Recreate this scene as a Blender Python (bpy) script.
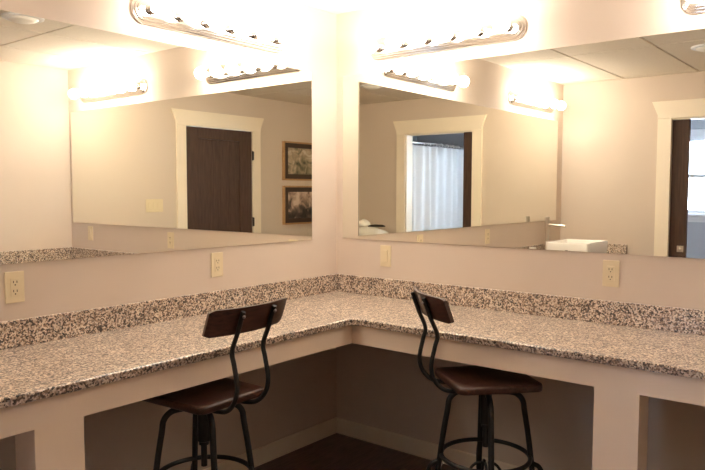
import bpy, bmesh, math, random
from mathutils import Vector, Matrix

for o in list(bpy.data.objects):
    bpy.data.objects.remove(o, do_unlink=True)
scene = bpy.context.scene
C = scene.collection
PI = math.pi
R = math.radians

# ------------------------------------------------------------------ camera
W, D, H, ZC = 3.351, 2.952, 0.8446, 2.431        # room width, depth, counter height, ceiling
cam_data = bpy.data.cameras.new('camera')
cam = bpy.data.objects.new('camera', cam_data)
C.objects.link(cam)
cam_data.sensor_fit = 'HORIZONTAL'
cam_data.sensor_width = 36.0
cam_data.lens = 36.0 * 689.51 / 705.0
cam_data.clip_start = 0.02
yaw, pitch, roll = R(225 - 6.2279), R(-3.6913), R(0.101)
fw = Vector((math.cos(yaw) * math.cos(pitch), math.sin(yaw) * math.cos(pitch), math.sin(pitch)))
rt = fw.cross(Vector((0, 0, 1))).normalized()
up = rt.cross(fw)
rt, up = rt * math.cos(roll) + up * math.sin(roll), up * math.cos(roll) - rt * math.sin(roll)
m = Matrix((rt, up, -fw)).transposed().to_4x4()
m.translation = Vector((3.0645, 2.5817, 1.4294))
cam.matrix_world = m
scene.camera = cam

# ------------------------------------------------------------------ world, exposure
vs = scene.view_settings
vs.view_transform = 'Standard'
vs.look = 'None'
vs.gamma = 1.0
vs.use_curve_mapping = False
vs.exposure = 2.5
BULB_COLOR = (1.0, 0.93, 0.85)
BULB_STRENGTH = 8.5
scene.cycles.max_bounces = 20
scene.cycles.diffuse_bounces = 8
scene.cycles.glossy_bounces = 12
world = bpy.data.worlds.new('daylight')
scene.world = world
world.use_nodes = True
wb = world.node_tree.nodes['Background']
wb.inputs[0].default_value = (0.66, 0.77, 1.0, 1)
wb.inputs[1].default_value = 5.0


# ------------------------------------------------------------------ materials
def new_mat(name):
    mt = bpy.data.materials.new(name)
    mt.use_nodes = True
    nt = mt.node_tree
    return mt, nt, nt.nodes['Principled BSDF']


def plain(name, col, rough=0.5, metal=0.0, spec=0.5, noise=0.0, nscale=20.0, bump=0.0, bscale=200.0):
    mt, nt, b = new_mat(name)
    b.inputs['Roughness'].default_value = rough
    b.inputs['Metallic'].default_value = metal
    b.inputs['Specular IOR Level'].default_value = spec
    tc = nt.nodes.new('ShaderNodeTexCoord')
    n = nt.nodes.new('ShaderNodeTexNoise')
    n.inputs['Scale'].default_value = nscale
    n.inputs['Detail'].default_value = 4
    nt.links.new(tc.outputs['Object'], n.inputs['Vector'])
    r = nt.nodes.new('ShaderNodeValToRGB')
    r.color_ramp.elements[0].position = 0.3
    r.color_ramp.elements[1].position = 0.7
    r.color_ramp.elements[0].color = tuple(c * (1 - noise) for c in col) + (1,)
    r.color_ramp.elements[1].color = tuple(min(1, c * (1 + noise)) for c in col) + (1,)
    nt.links.new(n.outputs['Fac'], r.inputs['Fac'])
    nt.links.new(r.outputs['Color'], b.inputs['Base Color'])
    if bump:
        n2 = nt.nodes.new('ShaderNodeTexNoise')
        n2.inputs['Scale'].default_value = bscale
        n2.inputs['Detail'].default_value = 3
        nt.links.new(tc.outputs['Object'], n2.inputs['Vector'])
        bp = nt.nodes.new('ShaderNodeBump')
        bp.inputs['Strength'].default_value = bump
        bp.inputs['Distance'].default_value = 0.002
        nt.links.new(n2.outputs['Fac'], bp.inputs['Height'])
        nt.links.new(bp.outputs['Normal'], b.inputs['Normal'])
    return mt


def wood(name, dark, light, rough=0.4, scale=(1, 14, 14), rot=(0, 0, 0), spec=0.5):
    mt, nt, b = new_mat(name)
    b.inputs['Roughness'].default_value = rough
    b.inputs['Specular IOR Level'].default_value = spec
    tc = nt.nodes.new('ShaderNodeTexCoord')
    mp = nt.nodes.new('ShaderNodeMapping')
    mp.inputs['Scale'].default_value = scale
    mp.inputs['Rotation'].default_value = rot
    nt.links.new(tc.outputs['Object'], mp.inputs['Vector'])
    n = nt.nodes.new('ShaderNodeTexNoise')
    n.inputs['Scale'].default_value = 4.0
    n.inputs['Detail'].default_value = 6
    n.inputs['Roughness'].default_value = 0.65
    nt.links.new(mp.outputs['Vector'], n.inputs['Vector'])
    r = nt.nodes.new('ShaderNodeValToRGB')
    r.color_ramp.elements[0].position = 0.32
    r.color_ramp.elements[1].position = 0.7
    r.color_ramp.elements[0].color = dark + (1,)
    r.color_ramp.elements[1].color = light + (1,)
    nt.links.new(n.outputs['Fac'], r.inputs['Fac'])
    nt.links.new(r.outputs['Color'], b.inputs['Base Color'])
    bp = nt.nodes.new('ShaderNodeBump')
    bp.inputs['Strength'].default_value = 0.25
    bp.inputs['Distance'].default_value = 0.001
    nt.links.new(n.outputs['Fac'], bp.inputs['Height'])
    nt.links.new(bp.outputs['Normal'], b.inputs['Normal'])
    return mt


def granite(name):
    mt, nt, b = new_mat(name)
    b.inputs['Roughness'].default_value = 0.3
    b.inputs['Specular IOR Level'].default_value = 1.0
    tc = nt.nodes.new('ShaderNodeTexCoord')
    v = nt.nodes.new('ShaderNodeTexVoronoi')
    v.inputs['Scale'].default_value = 180
    nt.links.new(tc.outputs['Object'], v.inputs['Vector'])
    sep = nt.nodes.new('ShaderNodeSeparateColor')
    nt.links.new(v.outputs['Color'], sep.inputs['Color'])
    r = nt.nodes.new('ShaderNodeValToRGB')
    r.color_ramp.interpolation = 'CONSTANT'
    els = [(0.0, (0.022, 0.013, 0.009)), (0.13, (0.10, 0.060, 0.040)), (0.29, (0.30, 0.195, 0.13)),
           (0.44, (0.58, 0.44, 0.325)), (0.62, (0.84, 0.72, 0.585)), (0.93, (0.33, 0.285, 0.26))]
    cr = r.color_ramp
    cr.elements[0].position, cr.elements[0].color = els[0][0], els[0][1] + (1,)
    cr.elements[1].position, cr.elements[1].color = els[1][0], els[1][1] + (1,)
    for p_, c_ in els[2:]:
        e = cr.elements.new(p_)
        e.color = c_ + (1,)
    nt.links.new(sep.outputs['Red'], r.inputs['Fac'])
    n = nt.nodes.new('ShaderNodeTexNoise')
    n.inputs['Scale'].default_value = 14
    n.inputs['Detail'].default_value = 4
    nt.links.new(tc.outputs['Object'], n.inputs['Vector'])
    r2 = nt.nodes.new('ShaderNodeValToRGB')
    r2.color_ramp.elements[0].position = 0.3
    r2.color_ramp.elements[1].position = 0.7
    r2.color_ramp.elements[0].color = (0.72, 0.69, 0.68, 1)
    r2.color_ramp.elements[1].color = (1, 1, 1, 1)
    nt.links.new(n.outputs['Fac'], r2.inputs['Fac'])
    mx = nt.nodes.new('ShaderNodeMix')
    mx.data_type = 'RGBA'
    mx.blend_type = 'MULTIPLY'
    mx.inputs['Factor'].default_value = 1
    nt.links.new(r.outputs['Color'], mx.inputs[6])
    nt.links.new(r2.outputs['Color'], mx.inputs[7])
    nt.links.new(mx.outputs[2], b.inputs['Base Color'])
    return mt


def print_mat(name, seed, cols, zmid, k):
    mt, nt, b = new_mat(name)
    b.inputs['Roughness'].default_value = 0.3
    tc = nt.nodes.new('ShaderNodeTexCoord')
    mp = nt.nodes.new('ShaderNodeMapping')
    mp.inputs['Location'].default_value = (seed, seed * 2, seed * 3)
    nt.links.new(tc.outputs['Object'], mp.inputs['Vector'])
    n = nt.nodes.new('ShaderNodeTexNoise')
    n.inputs['Scale'].default_value = 9
    n.inputs['Detail'].default_value = 5
    n.inputs['Distortion'].default_value = 0.8
    nt.links.new(mp.outputs['Vector'], n.inputs['Vector'])
    r = nt.nodes.new('ShaderNodeValToRGB')
    cr = r.color_ramp
    cr.elements[0].position, cr.elements[0].color = 0.30, cols[0] + (1,)
    cr.elements[1].position, cr.elements[1].color = 0.70, cols[-1] + (1,)
    for i, c_ in enumerate(cols[1:-1]):
        e = cr.elements.new(0.30 + 0.40 * (i + 1) / (len(cols) - 1))
        e.color = c_ + (1,)
    sx = nt.nodes.new('ShaderNodeSeparateXYZ')
    nt.links.new(tc.outputs['Object'], sx.inputs[0])
    ma = nt.nodes.new('ShaderNodeMath'); ma.operation = 'MULTIPLY_ADD'
    ma.inputs[1].default_value = k
    ma.inputs[2].default_value = -k * zmid
    nt.links.new(sx.outputs['Z'], ma.inputs[0])
    ad = nt.nodes.new('ShaderNodeMath'); ad.operation = 'ADD'
    nt.links.new(ma.outputs[0], ad.inputs[0])
    nt.links.new(n.outputs['Fac'], ad.inputs[1])
    nt.links.new(ad.outputs[0], r.inputs['Fac'])
    nt.links.new(r.outputs['Color'], b.inputs['Base Color'])
    return mt


def emit_mat(name, col, strength):
    mt, nt, b = new_mat(name)
    b.inputs['Base Color'].default_value = (1, 1, 1, 1)
    b.inputs['Emission Color'].default_value = col + (1,)
    b.inputs['Emission Strength'].default_value = strength
    return mt


M = {}
M['wall'] = plain('wall_paint', (0.655, 0.553, 0.458), 0.7, spec=0.25, noise=0.015, nscale=3, bump=0.12, bscale=260)
M['ceiling'] = plain('ceiling_tile', (0.80, 0.73, 0.62), 0.9, spec=0.1, noise=0.03, nscale=60, bump=0.35, bscale=180)
M['tee'] = plain('ceiling_grid', (0.55, 0.46, 0.35), 0.6, noise=0.02)
M['trim'] = plain('painted_trim', (0.88, 0.78, 0.63), 0.42, noise=0.015, nscale=6)
M['cabinet'] = plain('cabinet_paint', (0.95, 0.78, 0.60), 0.4, noise=0.02, nscale=5)
M['granite'] = granite('granite')
M['mirror'] = plain('mirror_glass', (0.96, 0.96, 0.885), 0.0, metal=1.0)
M['mirror_back'] = plain('mirror_edge', (0.30, 0.30, 0.26), 0.25, metal=0.4)
M['chrome'] = plain('chrome', (0.80, 0.76, 0.72), 0.12, metal=1.0)
M['nickel'] = plain('brushed_nickel', (0.66, 0.60, 0.53), 0.28, metal=1.0)
M['bulb'] = emit_mat('lit_bulb', BULB_COLOR, BULB_STRENGTH)
M['almond'] = plain('almond_plastic', (0.74, 0.63, 0.42), 0.35, noise=0.01)
M['slot'] = plain('dark_slot', (0.05, 0.035, 0.025), 0.6)
M['clip'] = plain('clear_clip', (0.25, 0.2, 0.17), 0.3)
M['floor'] = wood('floor_wood', (0.085, 0.050, 0.042), (0.22, 0.135, 0.11), 0.42, (2, 18, 18))
M['door'] = wood('dark_door_wood', (0.048, 0.024, 0.015), (0.105, 0.055, 0.036), 0.5, (16, 16, 1), spec=0.25)
M['seat_wood'] = wood('stool_wood', (0.030, 0.013, 0.009), (0.095, 0.040, 0.026), 0.34, (3, 22, 22))
M['iron'] = plain('black_iron', (0.030, 0.029, 0.028), 0.42, metal=0.5, noise=0.1, nscale=40)
M['bolt'] = plain('bolt_steel', (0.35, 0.32, 0.30), 0.3, metal=1.0)
M['ceramic'] = plain('white_ceramic', (0.86, 0.83, 0.78), 0.12, spec=0.6)
M['towel'] = plain('white_towel', (0.90, 0.86, 0.79), 0.95, spec=0.1, bump=0.6, bscale=300)
M['dark_cloth'] = plain('dark_cloth', (0.06, 0.05, 0.04), 0.95, spec=0.1, bump=0.5, bscale=300)
M['curtain'] = plain('curtain_cloth', (0.86, 0.86, 0.88), 0.9, spec=0.1, noise=0.02)
M['bath_wall'] = plain('bathroom_paint', (0.50, 0.52, 0.55), 0.7, spec=0.2, noise=0.02, nscale=4)
M['white_paint'] = plain('window_paint', (0.80, 0.80, 0.80), 0.4)
M['frame_wood'] = wood('frame_wood', (0.36, 0.20, 0.085), (0.52, 0.31, 0.15), 0.4, (10, 10, 10))
M['frame_dark'] = plain('frame_dark', (0.050, 0.026, 0.018), 0.35, noise=0.1)
M['print_a'] = print_mat('print_a', 1.7, [(0.05, 0.05, 0.035), (0.20, 0.18, 0.11), (0.46, 0.36, 0.25), (0.66, 0.57, 0.46)], 1.765, 0.25)
M['print_b'] = print_mat('print_b', 5.3, [(0.025, 0.02, 0.02), (0.09, 0.065, 0.055), (0.42, 0.29, 0.22), (0.68, 0.54, 0.43)], 1.25, 1.0)
M['lens'] = plain('frosted_lens', (0.86, 0.83, 0.76), 0.35)
M['rubber'] = plain('rubber', (0.02, 0.02, 0.02), 0.8)
M['shelf_wood'] = wood('table_wood', (0.10, 0.055, 0.03), (0.2, 0.12, 0.07), 0.4)
# clear pane: see-through with a faint reflection
mt, nt, b = new_mat('window_glass')
gl = nt.nodes.new('ShaderNodeBsdfGlossy'); gl.inputs['Roughness'].default_value = 0.02
tr = nt.nodes.new('ShaderNodeBsdfTransparent'); tr.inputs['Color'].default_value = (0.96, 0.98, 1, 1)
ms = nt.nodes.new('ShaderNodeMixShader'); ms.inputs[0].default_value = 0.06
nt.links.new(tr.outputs[0], ms.inputs[1]); nt.links.new(gl.outputs[0], ms.inputs[2])
nt.links.new(ms.outputs[0], nt.nodes['Material Output'].inputs['Surface'])
M['glass'] = mt


# ------------------------------------------------------------------ mesh helpers
def box(bm, x0, x1, y0, y1, z0, z1):
    vs_ = [bm.verts.new(p) for p in ((x0, y0, z0), (x1, y0, z0), (x1, y1, z0), (x0, y1, z0),
                                     (x0, y0, z1), (x1, y0, z1), (x1, y1, z1), (x0, y1, z1))]
    for f in ((3, 2, 1, 0), (4, 5, 6, 7), (0, 1, 5, 4), (1, 2, 6, 5), (2, 3, 7, 6), (3, 0, 4, 7)):
        bm.faces.new([vs_[i] for i in f])


def prism(bm, pts, z0, z1):
    """closed polygon in xy (anticlockwise), pushed up from z0 to z1"""
    a = [bm.verts.new((p[0], p[1], z0)) for p in pts]
    b_ = [bm.verts.new((p[0], p[1], z1)) for p in pts]
    bm.faces.new(a[::-1])
    bm.faces.new(b_)
    n = len(pts)
    for i in range(n):
        bm.faces.new((a[i], a[(i + 1) % n], b_[(i + 1) % n], b_[i]))


def tube(bm, pts, r, seg=10, closed=False, caps=True):
    pts = [Vector(p) for p in pts]
    n = len(pts)
    rad = r if isinstance(r, (list, tuple)) else [r] * n
    rings = []
    prev = None
    for i, p in enumerate(pts):
        if closed:
            t = (pts[(i + 1) % n] - pts[i - 1]).normalized()
        else:
            t = (pts[min(i + 1, n - 1)] - pts[max(i - 1, 0)]).normalized()
        if prev is None:
            u = t.orthogonal().normalized()
        else:
            u = (prev - t * prev.dot(t)).normalized()
        prev = u
        w = t.cross(u)
        rings.append([bm.verts.new(p + (u * math.cos(2 * PI * k / seg) + w * math.sin(2 * PI * k / seg)) * rad[i])
                      for k in range(seg)])
    for i in range(n if closed else n - 1):
        a, b_ = rings[i], rings[(i + 1) % n]
        for k in range(seg):
            bm.faces.new((a[k], a[(k + 1) % seg], b_[(k + 1) % seg], b_[k]))
    if caps and not closed:
        bm.faces.new(rings[0][::-1])
        bm.faces.new(rings[-1])


def lathe(bm, prof, seg=24, mat=None):
    """prof: (radius, height) pairs about z; mat moves it"""
    mat = mat or Matrix()
    rings = []
    for r_, z in prof:
        if r_ < 1e-6:
            rings.append([bm.verts.new(mat @ Vector((0, 0, z)))])
        else:
            rings.append([bm.verts.new(mat @ Vector((r_ * math.cos(2 * PI * k / seg), r_ * math.sin(2 * PI * k / seg), z)))
                          for k in range(seg)])
    for a, b_ in zip(rings, rings[1:]):
        for k in range(seg):
            k2 = (k + 1) % seg
            if len(a) == 1 and len(b_) == 1:
                continue
            if len(a) == 1:
                bm.faces.new((a[0], b_[k2], b_[k]))
            elif len(b_) == 1:
                bm.faces.new((a[k], a[k2], b_[0]))
            else:
                bm.faces.new((a[k], a[k2], b_[k2], b_[k]))
    for ring, flip in ((rings[0], True), (rings[-1], False)):
        if len(ring) > 1:
            bm.faces.new(ring[::-1] if flip else ring)


def smooth_path(pts, n=8):
    """Catmull-Rom through the points"""
    P = [Vector(p) for p in pts]
    P = [P[0] * 2 - P[1]] + P + [P[-1] * 2 - P[-2]]
    out = []
    for i in range(1, len(P) - 2):
        for k in range(n):
            t = k / n
            a, b_, c, d = P[i - 1], P[i], P[i + 1], P[i + 2]
            out.append(0.5 * ((2 * b_) + (c - a) * t + (2 * a - 5 * b_ + 4 * c - d) * t * t + (3 * b_ - a - 3 * c + d) * t ** 3))
    out.append(P[-2])
    return out


def build(name, bm, mat, parent=None, bevel=0.0, smooth=False, seg=2):
    bmesh.ops.recalc_face_normals(bm, faces=bm.faces)
    if bevel:
        eds = [e for e in bm.edges if len(e.link_faces) == 2 and e.calc_face_angle(0) > R(30)]
        bmesh.ops.bevel(bm, geom=eds, offset=bevel, segments=seg, affect='EDGES', profile=0.5, clamp_overlap=True)
    me = bpy.data.meshes.new(name)
    bm.to_mesh(me)
    bm.free()
    me.materials.append(M[mat])
    if smooth:
        for p in me.polygons:
            p.use_smooth = True
        if smooth == 'angle':
            me.set_sharp_from_angle(angle=R(40))
    o = bpy.data.objects.new(name, me)
    C.objects.link(o)
    if parent:
        o.parent = parent
    return o


def bbox(name, mat, x0, x1, y0, y1, z0, z1, parent=None, bevel=0.0):
    bm = bmesh.new()
    box(bm, x0, x1, y0, y1, z0, z1)
    return build(name, bm, mat, parent, bevel)


def tag(o, label=None, cat=None, group=None, kind=None):
    if label: o['label'] = label
    if cat: o['category'] = cat
    if group: o['group'] = group
    if kind: o['kind'] = kind
    return o


def struct(o, label=None, cat=None):
    return tag(o, label, cat, None, 'structure')


def empty(name, loc=(0, 0, 0), rz=0):
    o = bpy.data.objects.new(name, None)
    C.objects.link(o)
    o.location = loc
    o.rotation_euler = (0, 0, rz)
    return o


def copy_tree(o, parent=None):
    c = o.copy()
    C.objects.link(c)
    c.parent = parent
    for ch in list(o.children):
        copy_tree(ch, c)
    return c


def newbm(fn, *a, **k):
    bm = bmesh.new()
    fn(bm, *a, **k)
    return bm


# ------------------------------------------------------------------ room shell
T = 0.12
DX0, DX1, DZ = 1.210, 2.090, 2.060          # closed door in the rear wall
PY0, PY1, PZ = 0.972, 1.815, 2.055          # doorway in the side wall
BX1 = 4.95                                  # far wall of the bathroom
BY0, BY1 = 0.0, 2.72
struct(bbox('floor', 'floor', -T, W + T, -T, D + T, -0.1, 0.0), 'dark wood floor under the vanity counter', 'floor')
struct(bbox('wall_left', 'wall', -T, W + T, -T, 0, 0, ZC + 0.1), 'beige painted wall carrying the mirror over the basin', 'wall')
struct(bbox('wall_right', 'wall', -T, 0, 0, D + T, 0, ZC + 0.1), 'beige painted wall carrying the mirror that faces the curtained doorway', 'wall')
bm = bmesh.new()
box(bm, 0, DX0, D, D + T, 0, ZC + 0.1)
box(bm, DX1, W + T, D, D + T, 0, ZC + 0.1)
box(bm, DX0, DX1, D, D + T, DZ, ZC + 0.1)
struct(build('wall_back', bm, 'wall'), 'beige painted wall with the closed dark door', 'wall')
bm = bmesh.new()                              # side wall with a hollow pocket for the sliding door
box(bm, W, W + 0.035, 0, PY0, 0, PZ)
box(bm, W + 0.085, W + T, 0, PY0, 0, PZ)
box(bm, W + 0.035, W + 0.085, 0, 0.08, 0, PZ)
box(bm, W, W + T, PY1, D, 0, ZC + 0.1)
box(bm, W, W + T, 0, PY1, PZ, ZC + 0.1)
struct(build('wall_side', bm, 'wall'), 'beige painted wall with the doorway to the bathroom', 'wall')

# ceiling: every tile a piece, lying in a metal grid
ceil = empty('ceiling', (0, 0, ZC))
struct(ceil, 'white drop ceiling of rectangular tiles in a metal grid', 'ceiling')
gx = [0, 0.80, 2.02, 3.24, W]
gy = [0, 0.57, 1.18, 1.79, 2.40, D]
for i in range(4):
    for j in range(5):
        bm = bmesh.new()
        box(bm, gx[i] + (0.009 if i else 0), gx[i + 1] - (0.009 if i < 3 else 0), gy[j] + (0.009 if j else 0), gy[j + 1] - (0.009 if j < 4 else 0), 0, 0.018)
        build('ceiling_tile', bm, 'ceiling', ceil)
for x in gx[1:-1]:
    bbox('grid_tee', 'tee', x - 0.0088, x + 0.0088, 0, D, 0.009, 0.013, ceil)
for y in gy[1:-1]:
    for i in range(4):
        bbox('grid_tee', 'tee', gx[i] + 0.012, gx[i + 1] - 0.012, y - 0.0088, y + 0.0088, 0.009, 0.013, ceil)
bbox('ceiling_deck', 'ceiling', -T, W + T, -T, D + T, 0.10, 0.15, ceil)

# baseboards
for nm, a in (('baseboard_left', (0.0, W, 0, 0.014)), ('baseboard_right', (0, 0.014, 0.0145, D - 0.0005)),
              ('baseboard_back', (0.0145, DX0 - 0.12, D - 0.014, D)), ('baseboard_side', (W - 0.014, W, 0.62, PY0 - 0.12))):
    o = bbox(nm, 'trim', a[0], a[1], a[2], a[3], 0, 0.0925, None, 0.004)
    struct(o, {'baseboard_left': 'cream baseboard along the basin wall', 'baseboard_right': 'cream baseboard along the wall facing the doorway',
               'baseboard_back': 'cream baseboard beside the closed dark door', 'baseboard_side': 'cream baseboard beside the bathroom doorway'}[nm], 'baseboard')
o = bbox('baseboard_back_short', 'trim', DX1 + 0.12, W - 0.0005, D - 0.014, D, 0, 0.0925, None, 0.004)
struct(o, 'cream baseboard under the framed pictures', 'baseboard')


def casing(parent, axis, face, a0, a1, top, sgn):
    """two flat side boards and a flared head board; face = wall plane, sgn = direction into the room"""
    def P(u, d, z):
        return (u, face + sgn * d, z) if axis == 'x' else (face + sgn * d, u, z)

    def poly(pts, d0, d1, nm):
        bm = bmesh.new()
        A = [bm.verts.new(P(u, d0, z)) for u, z in pts]
        B = [bm.verts.new(P(u, d1, z)) for u, z in pts]
        bm.faces.new(A); bm.faces.new(B[::-1])
        for i in range(len(pts)):
            k = (i + 1) % len(pts)
            bm.faces.new((A[k], A[i], B[i], B[k]))
        return build(nm, bm, 'trim', parent, 0.002)
    cw = 0.112
    poly([(a0 - cw, 0), (a0, 0), (a0, top), (a0 - cw, top)], 0, 0.019, 'casing_board')
    poly([(a1, 0), (a1 + cw, 0), (a1 + cw, top), (a1, top)], 0, 0.019, 'casing_board')
    poly([(a0 - cw, top + 0.0005), (a1 + cw, top + 0.0005), (a1 + cw, top + 0.03), (a1 + cw + 0.05, top + 0.15),
          (a0 - cw - 0.05, top + 0.15), (a0 - cw, top + 0.03)], 0, 0.024, 'head_board')


# closed dark door in the rear wall (opens into this room, hinges on the picture side)
d1 = empty('door_1', ((DX0 + DX1) / 2, D, 0))
struct(d1, 'closed dark stained wooden door with a long recessed panel and white surround', 'door')
d1.location = (0, 0, 0)
casing(d1, 'x', D, DX0, DX1, DZ, -1)
fx0, fx1, fy0, fy1 = DX0 + 0.004, DX1 - 0.004, D + 0.002, D + 0.042
for a in ((fx0, fx0 + 0.165, 0.006, DZ - 0.004), (fx1 - 0.165, fx1, 0.006, DZ - 0.004)):
    bbox('stile', 'door', a[0], a[1], fy0, fy1, a[2], a[3], d1, 0.002)
for a in ((DZ - 0.115, DZ - 0.004), (0.006, 0.24), (0.78, 0.92)):
    bbox('rail', 'door', fx0 + 0.1655, fx1 - 0.1655, fy0, fy1, a[0], a[1], d1, 0.002)
pw = (fx1 - fx0 - 0.331) / 4
for zz in ((0.9205, DZ - 0.1155), (0.2405, 0.7795)):
    for k in range(4):
        bbox('plank', 'door', fx0 + 0.1655 + k * pw + 0.001, fx0 + 0.1655 + (k + 1) * pw - 0.001, fy0 + 0.016, fy1, zz[0], zz[1], d1, 0.003)
for z in (0.28, 1.09, 1.80):
    bm = bmesh.new()
    tube(bm, [(DX1 - 0.001, D - 0.012, z - 0.05), (DX1 - 0.001, D - 0.012, z + 0.05)], 0.0085, 10)
    box(bm, DX1 - 0.010, DX1 + 0.010, D - 0.0225, D - 0.0195, z - 0.045, z + 0.045)
    build('hinge', bm, 'iron', d1, 0, 'angle')
bm = bmesh.new()
mt_ = Matrix.Translation((fx0 + 0.07, fy0, 0.93)) @ Matrix.Rotation(PI / 2, 4, 'X')
lathe(bm, [(0.03, 0), (0.03, 0.006), (0.011, 0.008), (0.011, 0.035), (0.026, 0.042), (0.029, 0.055), (0.02, 0.066), (0, 0.068)], 20, mt_)
build('knob', bm, 'iron', d1, 0, 'angle')

# bathroom doorway with a sliding pocket door, mostly slid away
d2 = empty('door_2')
struct(d2, 'dark brown sliding pocket door half hidden in the bathroom doorway', 'door')
casing(d2, 'y', W, PY0, PY1, PZ, -1)
bbox('jamb', 'trim', W, W + T, PY1 - 0.012, PY1 - 0.0003, 0, PZ - 0.0125, d2)
bbox('head_jamb', 'trim', W, W + 0.036, PY0, PY1 - 0.0003, PZ - 0.012, PZ - 0.0003, d2)
bbox('head_jamb', 'trim', W + 0.084, W + T, PY0, PY1 - 0.0003, PZ - 0.012, PZ - 0.0003, d2)
LE = 1.105
bbox('door_leaf', 'door', W + 0.042, W + 0.078, 0.20, LE, 0.006, PZ - 0.002, d2, 0.002)
lp = bbox('pull_plate', 'nickel', W + 0.039, W + 0.042, LE - 0.072, LE - 0.018, 0.90, 0.955, d2, 0.001)
bm = bmesh.new()
lathe(bm, [(0.014, 0), (0.016, 0.004), (0.012, 0.008), (0, 0.009)], 16, Matrix.Translation((W + 0.039, LE - 0.045, 0.9275)) @ Matrix.Rotation(-PI / 2, 4, 'Y'))
build('pull', bm, 'nickel', lp, 0, True)

# ------------------------------------------------------------------ bathroom beyond the doorway
XB = W + T
WY0, WY1, WZ0, WZ1 = 0.22, 1.12, 1.19, 2.00
struct(bbox('floor_bathroom', 'floor', XB + 0.0005, BX1 + T, BY0 - T, BY1 + T, -0.1, 0), 'dark floor of the bathroom', 'floor')
struct(bbox('ceiling_bathroom', 'white_paint', XB + 0.0005, BX1 + T, BY0 - T, BY1 + T, ZC, ZC + 0.08), 'pale ceiling of the bathroom', 'ceiling')
struct(bbox('wall_bathroom_near', 'bath_wall', XB + 0.0005, BX1 + T, BY0 - T, BY0, 0, ZC), 'grey bathroom wall beside the window', 'wall')
struct(bbox('wall_bathroom_end', 'bath_wall', XB + 0.0005, BX1 + T, BY1, BY1 + T, 0, ZC), 'grey bathroom wall behind the curtain', 'wall')
bm = bmesh.new()
box(bm, BX1, BX1 + T, BY0, WY0, 0, ZC)
box(bm, BX1, BX1 + T, WY1, BY1, 0, ZC)
box(bm, BX1, BX1 + T, WY0, WY1, 0, WZ0)
box(bm, BX1, BX1 + T, WY0, WY1, WZ1, ZC)
struct(build('wall_bathroom_far', bm, 'bath_wall'), 'grey bathroom wall with the bright window', 'wall')
w1 = struct(empty('window_1'), 'bright white double-hung window in the bathroom', 'window')
fr = bmesh.new()
zm = 1.59
box(fr, BX1 + 0.03, BX1 + 0.08, WY0, WY0 + 0.04, WZ0, WZ1)
box(fr, BX1 + 0.03, BX1 + 0.08, WY1 - 0.04, WY1, WZ0, WZ1)
box(fr, BX1 + 0.03, BX1 + 0.08, WY0 + 0.04, WY1 - 0.04, WZ0, WZ0 + 0.04)
box(fr, BX1 + 0.03, BX1 + 0.08, WY0 + 0.04, WY1 - 0.04, WZ1 - 0.04, WZ1)
build('window_frame', fr, 'white_paint', w1)
bbox('meeting_rail', 'white_paint', BX1 + 0.03, BX1 + 0.08, WY0 + 0.04, WY1 - 0.04, zm - 0.018, zm + 0.018, w1)
bbox('pane', 'glass', BX1 + 0.05, BX1 + 0.055, WY0 + 0.04, WY1 - 0.04, WZ0 + 0.04, zm - 0.018, w1)
bbox('pane', 'glass', BX1 + 0.05, BX1 + 0.055, WY0 + 0.04, WY1 - 0.04, zm + 0.018, WZ1 - 0.04, w1)
bbox('window_sill', 'white_paint', BX1 - 0.04, BX1 + 0.03, WY0 - 0.05, WY1 + 0.05, WZ0 - 0.03, WZ0, w1, 0.004)
bbox('window_apron', 'white_paint', BX1 - 0.015, BX1, WY0 - 0.03, WY1 + 0.03, WZ0 - 0.09, WZ0 - 0.031, w1)
bbox('window_head', 'white_paint', BX1 - 0.015, BX1, WY0 - 0.06, WY1 + 0.06, WZ1, WZ1 + 0.08, w1)

YC = 1.90
sc = tag(empty('shower_curtain', (0, 0, 0)), 'pale pleated shower curtain hanging in the bathroom beyond the doorway', 'curtain')
bm = bmesh.new()
n = 150
rows = [0.12, 0.6, 1.2, 1.7, 1.955]
grid = []
for zi, z in enumerate(rows):
    amp = 0.034 * (1 - 0.45 * zi / 4)
    grid.append([bm.verts.new((XB + 0.03 + (BX1 - XB - 0.14) * i / n,
                               YC + amp * math.sin(i * 0.34 + 0.6 * math.sin(i * 0.11)) + 0.01 * math.sin(i * 0.19 + zi), z))
                 for i in range(n + 1)])
for r0, r1 in zip(grid, grid[1:]):
    for i in range(n):
        bm.faces.new((r0[i], r0[i + 1], r1[i + 1], r1[i]))
cu = build('curtain_cloth', bm, 'curtain', sc, 0, True)
sol = cu.modifiers.new('thickness', 'SOLIDIFY'); sol.thickness = 0.003
for i in range(10):
    x = XB + 0.09 + i * (BX1 - XB - 0.26) / 9
    bm = bmesh.new()
    tube(bm, [(x, YC + 0.0235 * math.cos(a), 1.977 + 0.0235 * math.sin(a)) for a in [2 * PI * k / 12 for k in range(12)]], 0.003, 6, True)
    build('curtain_ring', bm, 'chrome', sc, 0, True)
rod = bmesh.new()
tube(rod, [(XB + 0.001, YC, 1.985), (BX1 - 0.001, YC, 1.985)], 0.0125, 12)
tag(build('curtain_rod', rod, 'chrome', None, 0, 'angle'), 'slim chrome rod carrying the shower curtain', 'curtain rod')

# ------------------------------------------------------------------ mirrors
ZM0, ZM1 = H + 0.3117, H + 1.2327


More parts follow.
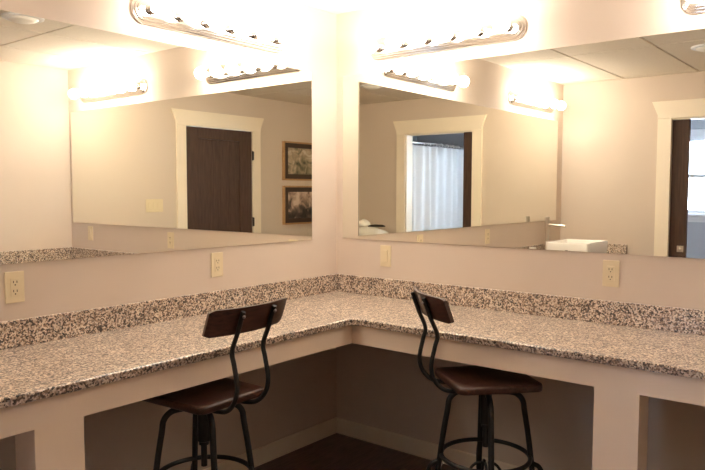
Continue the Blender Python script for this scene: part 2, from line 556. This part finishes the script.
def mirror(name, label, axis, a0, a1):
    e = tag(empty(name), label, 'mirror')
    bm = bmesh.new(); bk = bmesh.new()
    if axis == 'x':
        box(bm, a0, a1, 0.0045, 0.0065, ZM0, ZM1); box(bk, a0, a1, 0.0005, 0.0045, ZM0, ZM1)
    else:
        box(bm, 0.0045, 0.0065, a0, a1, ZM0, ZM1); box(bk, 0.0005, 0.0045, a0, a1, ZM0, ZM1)
    build('mirror_glass', bm, 'mirror', e)
    build('mirror_backing', bk, 'mirror_back', e)
    for p in ((0.951, 2.45) if axis == 'x' else (0.727, 2.2)):
        if axis == 'x':
            bbox('mirror_clip', 'clip', p - 0.006, p + 0.006, 0.0005, 0.0085, ZM1 - 0.005, ZM1 + 0.004, e, 0.001)
        else:
            bbox('mirror_clip', 'clip', 0.0005, 0.0085, p - 0.006, p + 0.006, ZM1 - 0.005, ZM1 + 0.004, e, 0.001)
    return e


mirror('wall_mirror', 'wide frameless mirror on the wall above the white basin', 'x', 0.218, 3.222)
mirror('wall_mirror', 'wide frameless mirror on the wall opposite the curtained doorway', 'y', 0.052, 2.912)

# ------------------------------------------------------------------ countertop
DEP = 0.6256
TH = 0.030
ct = tag(empty('granite_countertop', (0, 0, 0)), 'speckled beige and brown granite countertop running around the corner', 'countertop')


def rcorner(cx, cy, r, a0, a1, n=6):
    return [(cx + r * math.cos(R(a0 + (a1 - a0) * k / n)), cy + r * math.sin(R(a0 + (a1 - a0) * k / n))) for k in range(n + 1)]


g = 0.001
pts = [(g, g), (W - g, g), (W - g, DEP)] + [(DEP + 0.045, DEP)] + rcorner(DEP + 0.045, DEP + 0.045, 0.045, 270, 180)[1:] + [(DEP, D - g), (g, D - g)]
bm = bmesh.new()
prism(bm, pts, H - TH, H)
build('slab', bm, 'granite', ct, 0.005)
SP = H + 0.1016
bbox('backsplash', 'granite', g, W - g, g, 0.02, H + 0.0002, SP, ct, 0.002)
bbox('backsplash', 'granite', g, 0.02, 0.0205, D - g, H + 0.0002, SP, ct, 0.002)
bbox('side_splash', 'granite', W - 0.02, W - g, 0.0205, DEP, H + 0.0002, SP, ct, 0.002)
bbox('side_splash', 'granite', 0.0205, DEP - 0.02, D - 0.02, D - g, H + 0.0002, SP, ct, 0.002)

# painted aprons and posts carrying the counter
ZA = H - 0.1237
A1 = DEP - 0.030
A0 = A1 - 0.02
ZT = H - TH - 0.0005


def frame_left():
    e = tag(empty('counter_support'), 'cream painted vanity frame with open knee space below the basin wall mirror', 'vanity frame')
    bbox('apron', 'cabinet', A0, W - g, A0, A1, ZA, ZT, e)
    bbox('post', 'cabinet', 1.9374, 2.0938, A1 - 0.125, A1, 0.0, ZA - 0.00005, e)
    bbox('post', 'cabinet', W - 0.12, W - 0.02, A1 - 0.125, A1, 0.0, ZA - 0.00005, e)
    bbox('wall_cleat', 'cabinet', 0.03, W - g, 0.015, 0.035, ZA, ZT, e)
    return e


def frame_right():
    e = tag(empty('counter_support'), 'cream painted vanity frame with open knee space opposite the curtained doorway', 'vanity frame')
    bbox('apron', 'cabinet', A0, A1, A1 + 0.0003, D - g, ZA, ZT, e)
    bbox('post', 'cabinet', A1 - 0.115, A1, 1.725, 1.8826, 0.0, ZA - 0.00005, e)
    bbox('post', 'cabinet', A1 - 0.115, A1, D - 0.12, D - 0.02, 0.0, ZA - 0.00005, e)
    bbox('wall_cleat', 'cabinet', 0.015, 0.0295, 0.036, D - g, ZA, ZT, e)
    return e


frame_left()
frame_right()


# ------------------------------------------------------------------ vanity strip lights
def make_light():
    """base runs along local x, wall at y = 0, light towards +y, z = 0 at its middle"""
    L, hh = 0.914, 0.0575
    root = empty('vanity_light')

    def capsule(bm, half, r, y0, y1, n=14):
        pts_ = [(half - r + r * math.cos(R(-90 + 180 * k / n)), r * math.sin(R(-90 + 180 * k / n))) for k in range(n + 1)]
        pts_ += [(-half + r + r * math.cos(R(90 + 180 * k / n)), r * math.sin(R(90 + 180 * k / n))) for k in range(n + 1)]
        A = [bm.verts.new((p[0], y0, p[1])) for p in pts_]
        B = [bm.verts.new((p[0], y1, p[1])) for p in pts_]
        bm.faces.new(A); bm.faces.new(B[::-1])
        for i in range(len(pts_)):
            k = (i + 1) % len(pts_)
            bm.faces.new((A[k], A[i], B[i], B[k]))
    for nm, inset, y0, y1, bv in (('backplate', 0.0, 0.0005, 0.012, 0.003), ('step_plate', 0.011, 0.0122, 0.022, 0.003),
                                  ('step_plate', 0.021, 0.0222, 0.031, 0.003)):
        bm = bmesh.new()
        capsule(bm, L / 2 - inset, hh - inset, y0, y1)
        build(nm, bm, 'chrome', root, bv, 'angle')
    rot = Matrix.Rotation(-PI / 2, 4, 'X')
    for k in range(6):
        x = -0.381 + 0.1524 * k
        bm = bmesh.new()
        lathe(bm, [(0.023, 0.031), (0.023, 0.040), (0.019, 0.043), (0.019, 0.062), (0.016, 0.064)], 20, Matrix.Translation((x, 0, 0)) @ rot)
        so = build('socket', bm, 'chrome', root, 0, 'angle')
        bm = bmesh.new()
        r_ = 0.0395
        prof = [(0.0135, 0.060), (0.015, 0.070), (0.019, 0.077)]
        c_ = 0.111
        for q in range(1, 13):
            a = R(-58 + 148 * q / 12)
            prof.append((max(0, r_ * math.cos(a)), c_ + r_ * math.sin(a)))
        prof[-1] = (0, c_ + r_)
        lathe(bm, prof, 24, Matrix.Translation((x, 0, 0)) @ rot)
        build('bulb', bm, 'bulb', so, 0, True)
    return root


ZL = H + 1.352
lproto = make_light()
spots = [((0.890, 0, ZL), 0, 'chrome six-bulb strip light on the basin wall, beside the mirrored corner'),
         ((2.65, 0, ZL), 0, 'chrome strip light with six lit globe bulbs directly above the white basin'),
         ((0, 0.706, ZL), -PI / 2, 'chrome six-bulb strip light facing the bathroom doorway, beside the mirrored corner'),
         ((0, 2.29, ZL), -PI / 2, 'chrome six-bulb strip light facing the bathroom doorway, beside the wall with the closed dark door')]
for i, (loc, rz, lab) in enumerate(spots):
    o = lproto if i == 0 else copy_tree(lproto)
    o.location = loc
    o.rotation_euler = (0, 0, rz)
    tag(o, lab, 'light fixture', 'vanity strip lights above the mirrors')


# ------------------------------------------------------------------ outlets and switches
def make_outlet(kind):
    """plate on local y = 0 facing +y, centred on z = 0"""
    root = empty('wall_outlet' if kind == 'outlet' else 'light_switch')
    w = 0.072
    bbox('cover_plate', 'almond', -w / 2, w / 2, 0.0005, 0.006, -0.0585, 0.0585, root, 0.002)
    if kind == 'outlet':
        ins = bbox('receptacle', 'almond', -0.0165, 0.0165, 0.0062, 0.009, -0.0335, 0.0335, root, 0.001)
        for z in (-0.017, 0.017):
            for x in (-0.0065, 0.0065):
                bbox('slot', 'slot', x - 0.0014, x + 0.0014, 0.0088, 0.0094, z - 0.001, z + 0.0075, ins)
            bm = bmesh.new()
            lathe(bm, [(0.0026, 0.0088), (0.0026, 0.0094)], 10, Matrix.Translation((0, 0, z - 0.008)) @ Matrix.Rotation(-PI / 2, 4, 'X'))
            build('ground_hole', bm, 'slot', ins)
    else:
        bm = bmesh.new()
        prism(bm, [(-0.0165, 0.0062), (0.0165, 0.0062), (0.0165, 0.0085), (-0.0165, 0.0085)], -0.0335, 0.0335)
        bm.verts.ensure_lookup_table()
        for v_ in bm.verts:
            if v_.co.z > 0 and v_.co.y > 0.008: v_.co.y = 0.0115
        build('rocker', bm, 'almond', root, 0.001)
    return root


po = make_outlet('outlet')
ps = make_outlet('switch')
used = set()
for proto, loc, rz, lab, cat, grp in (
        (po, (1.864, 0, 1.068), 0, 'almond duplex outlet below the basin wall mirror, on the side nearer the basin', 'outlet', 'almond outlets'),
        (po, (0.896, 0, 1.072), 0, 'almond duplex outlet below the basin wall mirror, on the side nearer the mirrored corner', 'outlet', 'almond outlets'),
        (ps, (0, 0.357, 1.070), -PI / 2, 'almond rocker switch next to the corner, below the mirror facing the doorway', 'light switch', 'almond switches'),
        (po, (0, 1.580, 1.067), -PI / 2, 'almond duplex outlet midway along the wall facing the bathroom doorway', 'outlet', 'almond outlets'),
        (ps, (0, 2.652, 1.075), -PI / 2, 'almond rocker switch next to the end wall with the closed dark door', 'light switch', 'almond switches')):
    if proto in used:
        o = copy_tree(proto)
    else:
        o = proto
        used.add(proto)
    o.location = loc
    o.rotation_euler = (0, 0, rz)
    tag(o, lab, cat, grp)
sw = tag(empty('switch_plate', (0.842, D, 1.284), PI), 'wide almond plate of three switches beside the closed dark door', 'light switch')
bbox('cover_plate', 'almond', -0.095, 0.095, 0.0005, 0.006, -0.0605, 0.0605, sw, 0.002)
for x in (-0.05, 0, 0.05):
    bbox('rocker', 'almond', x - 0.0165, x + 0.0165, 0.0062, 0.010, -0.0335, 0.0335, sw, 0.001)


# ------------------------------------------------------------------ framed pictures on the rear wall
def picture(z0, z1, pm, lab):
    x0, x1 = 2.55, 3.17
    e = tag(empty('framed_picture', ((x0 + x1) / 2, D, z0)), lab, 'picture', 'framed pictures on the back wall')
    e.location = (0, 0, 0)
    y0, y1 = D - 0.032, D - 0.0005
    fwid = 0.018

    def ring(nm, mat, a0, a1, b0, b1, w, ya, yb, bv):
        bm = bmesh.new()
        box(bm, a0, a0 + w, ya, yb, b0, b1)
        box(bm, a1 - w, a1, ya, yb, b0, b1)
        box(bm, a0 + w, a1 - w, ya, yb, b0, b0 + w)
        box(bm, a0 + w, a1 - w, ya, yb, b1 - w, b1)
        build(nm, bm, mat, e, bv)
    ring('frame', 'frame_wood', x0, x1, z0, z1, fwid, y0, y1, 0)
    ring('inner_frame', 'frame_dark', x0 + fwid, x1 - fwid, z0 + fwid, z1 - fwid, 0.052, y0 + 0.006, y1, 0)
    k = fwid + 0.052
    bbox('print', pm, x0 + k, x1 - k, y0 + 0.016, y1, z0 + k, z1 - k, e)


picture(1.545, 1.985, 'print_a', 'upper framed print with pale hazy scene in a dark and tan frame')
picture(1.040, 1.482, 'print_b', 'lower framed print with dark shapes on pale ground in a tan frame')


# ------------------------------------------------------------------ round ceiling fixtures
def ceiling_disc(x, y, lab):
    e = tag(empty('ceiling_downlight', (x, y, ZC - 0.001)), lab, 'ceiling light', 'round unlit ceiling lights')
    bm = bmesh.new()
    lathe(bm, [(0.085, 0), (0.115, 0), (0.113, -0.010), (0.098, -0.016), (0.085, -0.012)], 32)
    build('trim_ring', bm, 'white_paint', e, 0, 'angle')
    bm = bmesh.new()
    lathe(bm, [(0.0845, -0.004), (0.0845, -0.014), (0.06, -0.028), (0.03, -0.034), (0, -0.036)], 32)
    build('lens', bm, 'lens', e, 0, True)


ceiling_disc(1.09, 1.47, 'round white unlit ceiling light nearer the mirrored corner')
ceiling_disc(2.27, 1.47, 'round white unlit ceiling light nearer the bathroom doorway')

# ------------------------------------------------------------------ basin, faucet, cup
bs = tag(empty('vessel_basin', (2.765, 0.385, H)), 'white rectangular vessel basin standing on the granite counter', 'basin')
bm = bmesh.new()


def rrect(hx, hy, r, z, n=5):
    out = []
    for cx_, cy_, a0 in ((hx - r, hy - r, 0), (-hx + r, hy - r, 90), (-hx + r, -hy + r, 180), (hx - r, -hy + r, 270)):
        for k in range(n + 1):
            a = R(a0 + 90 * k / n)
            out.append((cx_ + r * math.cos(a), cy_ + r * math.sin(a), z))
    return out


bx, by = 0.240, 0.192
loops = [rrect(bx - 0.03, by - 0.02, 0.03, 0.001), rrect(bx - 0.01, by - 0.005, 0.035, 0.012), rrect(bx, by, 0.035, 0.145), rrect(bx - 0.005, by - 0.005, 0.033, 0.153),
         rrect(bx - 0.017, by - 0.017, 0.028, 0.153), rrect(bx - 0.023, by - 0.023, 0.026, 0.146), rrect(bx - 0.04, by - 0.04, 0.05, 0.05), rrect(bx - 0.1, by - 0.1, 0.06, 0.03)]
vl = [[bm.verts.new(p) for p in lp_] for lp_ in loops]
for a, b_ in zip(vl, vl[1:]):
    for k in range(len(a)):
        bm.faces.new((a[k], a[(k + 1) % len(a)], b_[(k + 1) % len(a)], b_[k]))
bm.faces.new(vl[0][::-1]); bm.faces.new(vl[-1])
build('bowl', bm, 'ceramic', bs, 0, 'angle')
bm = bmesh.new()
lathe(bm, [(0.028, 0.0302), (0.028, 0.033), (0.01, 0.034), (0, 0.034)], 20)
build('drain', bm, 'nickel', bs, 0, 'angle')
fc = tag(empty('tall_faucet', (2.80, 0.10, H)), 'tall brushed metal faucet with a straight spout behind the basin', 'faucet')
bm = bmesh.new()
lathe(bm, [(0.028, 0.0005), (0.028, 0.008), (0.018, 0.010), (0.018, 0.352), (0.015, 0.355), (0, 0.355)], 20)
build('body', bm, 'nickel', fc, 0, 'angle')
bm = bmesh.new()
tube(bm, [(0, 0.017, 0.284), (0, 0.165, 0.276)], 0.012, 14)
build('spout', bm, 'nickel', fc, 0, 'angle')
bm = bmesh.new()
tube(bm, [(0.017, 0, 0.20), (0.03, 0, 0.20), (0.05, 0, 0.235)], 0.006, 10)
build('lever', bm, 'nickel', fc, 0, 'angle')
cp = bmesh.new()
lathe(cp, [(0.026, 0.0005), (0.032, 0.098), (0.030, 0.098), (0.024, 0.006), (0, 0.006)], 20)
cp_o = build('small_cup', cp, 'ceramic', None, 0, 'angle')
cp_o.location = (2.56, 0.075, H)
tag(cp_o, 'small white cup standing behind the basin', 'cup')

# ------------------------------------------------------------------ towels on a stand beside the doorway (seen in the mirrors)
st = tag(empty('towel_stand', (3.14, 2.16, 0)), 'slim dark wooden stand beside the bathroom doorway', 'stand')
bbox('top', 'shelf_wood', -0.17, 0.17, -0.22, 0.22, 0.90, 0.925, st, 0.003)
for sx in (-1, 1):
    for sy in (-1, 1):
        bbox('leg', 'shelf_wood', sx * 0.145 - 0.016, sx * 0.145 + 0.016, sy * 0.195 - 0.016, sy * 0.195 + 0.016, 0, 0.8998, st, 0.002)
bbox('shelf', 'shelf_wood', -0.128, 0.128, -0.178, 0.178, 0.30, 0.32, st, 0.002)


def cloth(name, mat, hx, hy, h, seed):
    random.seed(seed)
    bm = bmesh.new()
    nseg = 28
    ph = [random.uniform(0, 6.28) for _ in range(4)]
    rings = []
    for q in range(9):
        t = q / 8
        k = math.sin(PI * (0.16 + 0.84 * (1 - t) / 1.0) / 2) ** 0.6 if t < 1 else 0
        row = []
        for s in range(nseg):
            a = 2 * PI * s / nseg
            c_, s_ = math.cos(a), math.sin(a)
            ex = abs(c_) ** 0.6 * (1 if c_ > 0 else -1)
            ey = abs(s_) ** 0.6 * (1 if s_ > 0 else -1)
            kk = (1 - t ** 2.6)
            z = h * t + h * 0.10 * math.sin(3 * a + ph[0]) * t * (1 - t) * 2 + h * 0.16 * math.sin(4 * ex * kk + ph[1]) * t
            row.append(bm.verts.new((hx * ex * max(kk, 0.02), hy * ey * max(kk, 0.02), max(z, 0.0) + 0.0006)))
        rings.append(row)
    for a, b_ in zip(rings, rings[1:]):
        for s in range(nseg):
            bm.faces.new((a[s], a[(s + 1) % nseg], b_[(s + 1) % nseg], b_[s]))
    bm.faces.new(rings[0][::-1]); bm.faces.new(rings[-1])
    return build(name, bm, mat, None, 0, True)


t1 = cloth('white_towel', 'towel', 0.14, 0.20, 0.105, 3)
t1.location = (3.14, 2.13, 0.9255)
tag(t1, 'crumpled white towel lying on the stand by the doorway', 'towel', 'towels on the stand')
t2 = cloth('white_towel', 'towel', 0.07, 0.08, 0.075, 8)
t2.location = (3.14, 2.25, 1.031)
tag(t2, 'small white towel heaped on top of the crumpled towel', 'towel', 'towels on the stand')
t3 = cloth('dark_washcloth', 'dark_cloth', 0.06, 0.10, 0.028, 5)
t3.location = (3.13, 2.05, 1.026)
tag(t3, 'dark washcloth lying on the crumpled white towel', 'washcloth')


# ------------------------------------------------------------------ stools
def make_stool(leg_rot):
    """sitter faces local +y; floor at z = 0; leg frame turned by leg_rot against the seat"""
    ZS = 0.667                                    # top of the seat
    root = empty('bar_stool')
    # wooden seat, rounded square, narrower to the back, dished
    bm = bmesh.new()
    hx, hy = 0.176, 0.176

    def outline(k, n=8):
        o_ = []
        for cx_, cy_, a0 in ((1, 1, 0), (-1, 1, 90), (-1, -1, 180), (1, -1, 270)):
            r_ = 0.032
            wx = hx * (1.0 if cy_ > 0 else 0.95)
            for q in range(n + 1):
                a = R(a0 + 90 * q / n)
                o_.append(Vector(((cx_ * (wx - r_) + r_ * math.cos(a)) * k, (cy_ * (hy - r_) + r_ * math.sin(a)) * k, 0)))
        return o_
    prof = [(0.95, -0.0300), (0.99, -0.0275), (1.0, -0.022), (1.0, -0.008), (0.99, -0.002), (0.96, 0.0), (0.75, -0.004), (0.5, -0.009), (0.25, -0.011)]
    rings = [[bm.verts.new(p + Vector((0, 0, ZS + z))) for p in outline(k)] for k, z in prof]
    for a, b_ in zip(rings, rings[1:]):
        for k in range(len(a)):
            bm.faces.new((a[k], a[(k + 1) % len(a)], b_[(k + 1) % len(a)], b_[k]))
    bm.faces.new(rings[0][::-1]); bm.faces.new(rings[-1])
    build('seat', bm, 'seat_wood', root, 0, True)
    # seat bearer and adjusting sleeve
    bm = bmesh.new()
    lathe(bm, [(0.085, ZS - 0.0305), (0.085, ZS - 0.040), (0.045, ZS - 0.052), (0.02, ZS - 0.054)], 20)
    build('seat_bearer', bm, 'iron', root, 0, 'angle')
    bm = bmesh.new()
    lathe(bm, [(0.024, ZS - 0.054), (0.024, ZS - 0.20), (0.019, ZS - 0.203), (0.019, ZS - 0.215)], 18)
    build('sleeve', bm, 'iron', root, 0, 'angle')
    bm = bmesh.new()
    lathe(bm, [(0.012, ZS - 0.215), (0.012, ZS - 0.30), (0, ZS - 0.302)], 14)
    build('screw', bm, 'iron', root, 0, 'angle')
    # backrest: curved board, convex to the rear
    zb, hb, wb_ = ZS + 0.307, 0.098, 0.396
    rad = 0.48
    yb = -0.272                                   # rear-most line of the board
    bm = bmesh.new()
    nx, nz = 20, 6
    front, back = [], []
    for j in range(nz + 1):
        v_ = -0.5 + j / nz
        rf, rb = [], []
        for i in range(nx + 1):
            u_ = -0.5 + i / nx
            # rounded corners
            e_ = max(0.0, abs(u_) - 0.455) / 0.045
            vv = v_ * hb * (1 - 0.16 * e_ ** 3)
            a = u_ * wb_ / rad
            lean = -0.372 * vv
            yy = yb + rad * (1 - math.cos(a)) + lean
            xx = rad * math.sin(a)
            nrm = Vector((-math.sin(a), math.cos(a), 0))
            th = 0.0095 * (1 - 0.15 * (abs(v_) * 2) ** 4)
            rb.append(bm.verts.new(Vector((xx, yy, zb + vv)) - nrm * th))
            rf.append(bm.verts.new(Vector((xx, yy, zb + vv)) + nrm * th))
        front.append(rf); back.append(rb)
    for j in range(nz):
        for i in range(nx):
            bm.faces.new((front[j][i], front[j][i + 1], front[j + 1][i + 1], front[j + 1][i]))
            bm.faces.new((back[j][i + 1], back[j][i], back[j + 1][i], back[j + 1][i + 1]))
    for i in range(nx):
        bm.faces.new((back[0][i], back[0][i + 1], front[0][i + 1], front[0][i]))
        bm.faces.new((front[nz][i], front[nz][i + 1], back[nz][i + 1], back[nz][i]))
    for j in range(nz):
        bm.faces.new((front[j][0], front[j + 1][0], back[j + 1][0], back[j][0]))
        bm.faces.new((back[j][nx], back[j + 1][nx], front[j + 1][nx], front[j][nx]))
    build('backrest', bm, 'seat_wood', root, 0, 'angle')
    # bent uprights on the rear of the board
    for s in (-1, 1):
        x = 0.079 * s
        yo = yb + rad * (1 - math.cos(0.079 / rad))
        p_ = smooth_path([(x * 0.9, -0.05, ZS - 0.040), (x * 0.9, -0.13, ZS - 0.041), (x * 0.95, -0.205, ZS - 0.028), (x, -0.250, ZS + 0.015),
                          (x, -0.264, ZS + 0.070), (x, -0.250, ZS + 0.145), (x, -0.240, ZS + 0.195), (x, yo - 0.002, zb - 0.045), (x, yo - 0.0187, zb), (x, yo - 0.0322, zb + 0.036)], 6)
        bm = bmesh.new()
        tube(bm, p_, 0.0088, 10)
        upo = build('upright', bm, 'iron', root, 0, 'angle')
        bm = bmesh.new()
        lathe(bm, [(0.0065, -0.001), (0.006, 0.003), (0.003, 0.005), (0, 0.0055)], 12,
              Matrix.Translation((x, yo - 0.0342, zb + 0.018)) @ Matrix.Rotation(PI / 2, 4, 'X'))
        build('bolt', bm, 'bolt', upo, 0, True)
    # legs: four bent tubes curving out from the hub, a foot ring, flared feet
    for k in range(4):
        a = leg_rot + PI / 2 * k
        ca, sa = math.cos(a), math.sin(a)

        def P(r_, z): return (r_ * ca, r_ * sa, z)
        zt = ZS - 0.066
        p_ = smooth_path([P(0.026, zt), P(0.09, zt), P(0.125, zt - 0.008), P(0.150, zt - 0.035), P(0.158, zt - 0.08), P(0.176, zt - 0.19),
                          P(0.196, 0.255), P(0.205, 0.20), P(0.222, 0.10), P(0.240, 0.018)], 5)
        bm = bmesh.new()
        tube(bm, p_, 0.0118, 12)
        lg = build('leg', bm, 'iron', root, 0, 'angle')
        bm = bmesh.new()
        tube(bm, smooth_path([P(0.196, 0.300), P(0.222, 0.285), P(0.238, 0.245), P(0.234, 0.195), P(0.212, 0.165)], 5), 0.010, 10)
        build('leg_bracket', bm, 'iron', lg, 0, 'angle')
        bm = bmesh.new()
        lathe(bm, [(0.016, 0.0), (0.018, 0.004), (0.016, 0.02), (0.013, 0.022)], 14, Matrix.Translation(P(0.240, 0.0)))
        build('rubber_foot', bm, 'rubber', lg, 0, 'angle')
        bm = bmesh.new()
        tube(bm, smooth_path([P(0.012, 0.30), P(0.05, 0.285), P(0.11, 0.20), P(0.205, 0.165)], 5), 0.006, 8)
        build('brace', bm, 'iron', lg, 0, 'angle')
    bm = bmesh.new()
    tube(bm, [(0.182 * math.cos(2 * PI * k / 48), 0.182 * math.sin(2 * PI * k / 48), 0.330) for k in range(48)], 0.0095, 10, True)
    build('foot_ring', bm, 'iron', root, 0, True)
    return root


s1 = make_stool(R(-30))
s1.location = (1.392, 0.505, 0)
s1.rotation_euler = (0, 0, R(272.8 - 90))
tag(s1, 'black iron stool with dark wooden seat and back, facing the basin wall', 'stool', 'industrial stools at the counter')
s2 = make_stool(R(-15))
s2.location = (0.527, 1.255, 0)
s2.rotation_euler = (0, 0, R(140 - 90))
tag(s2, 'black iron stool turned sideways to the counter, facing the wall with the closed door', 'stool', 'industrial stools at the counter')
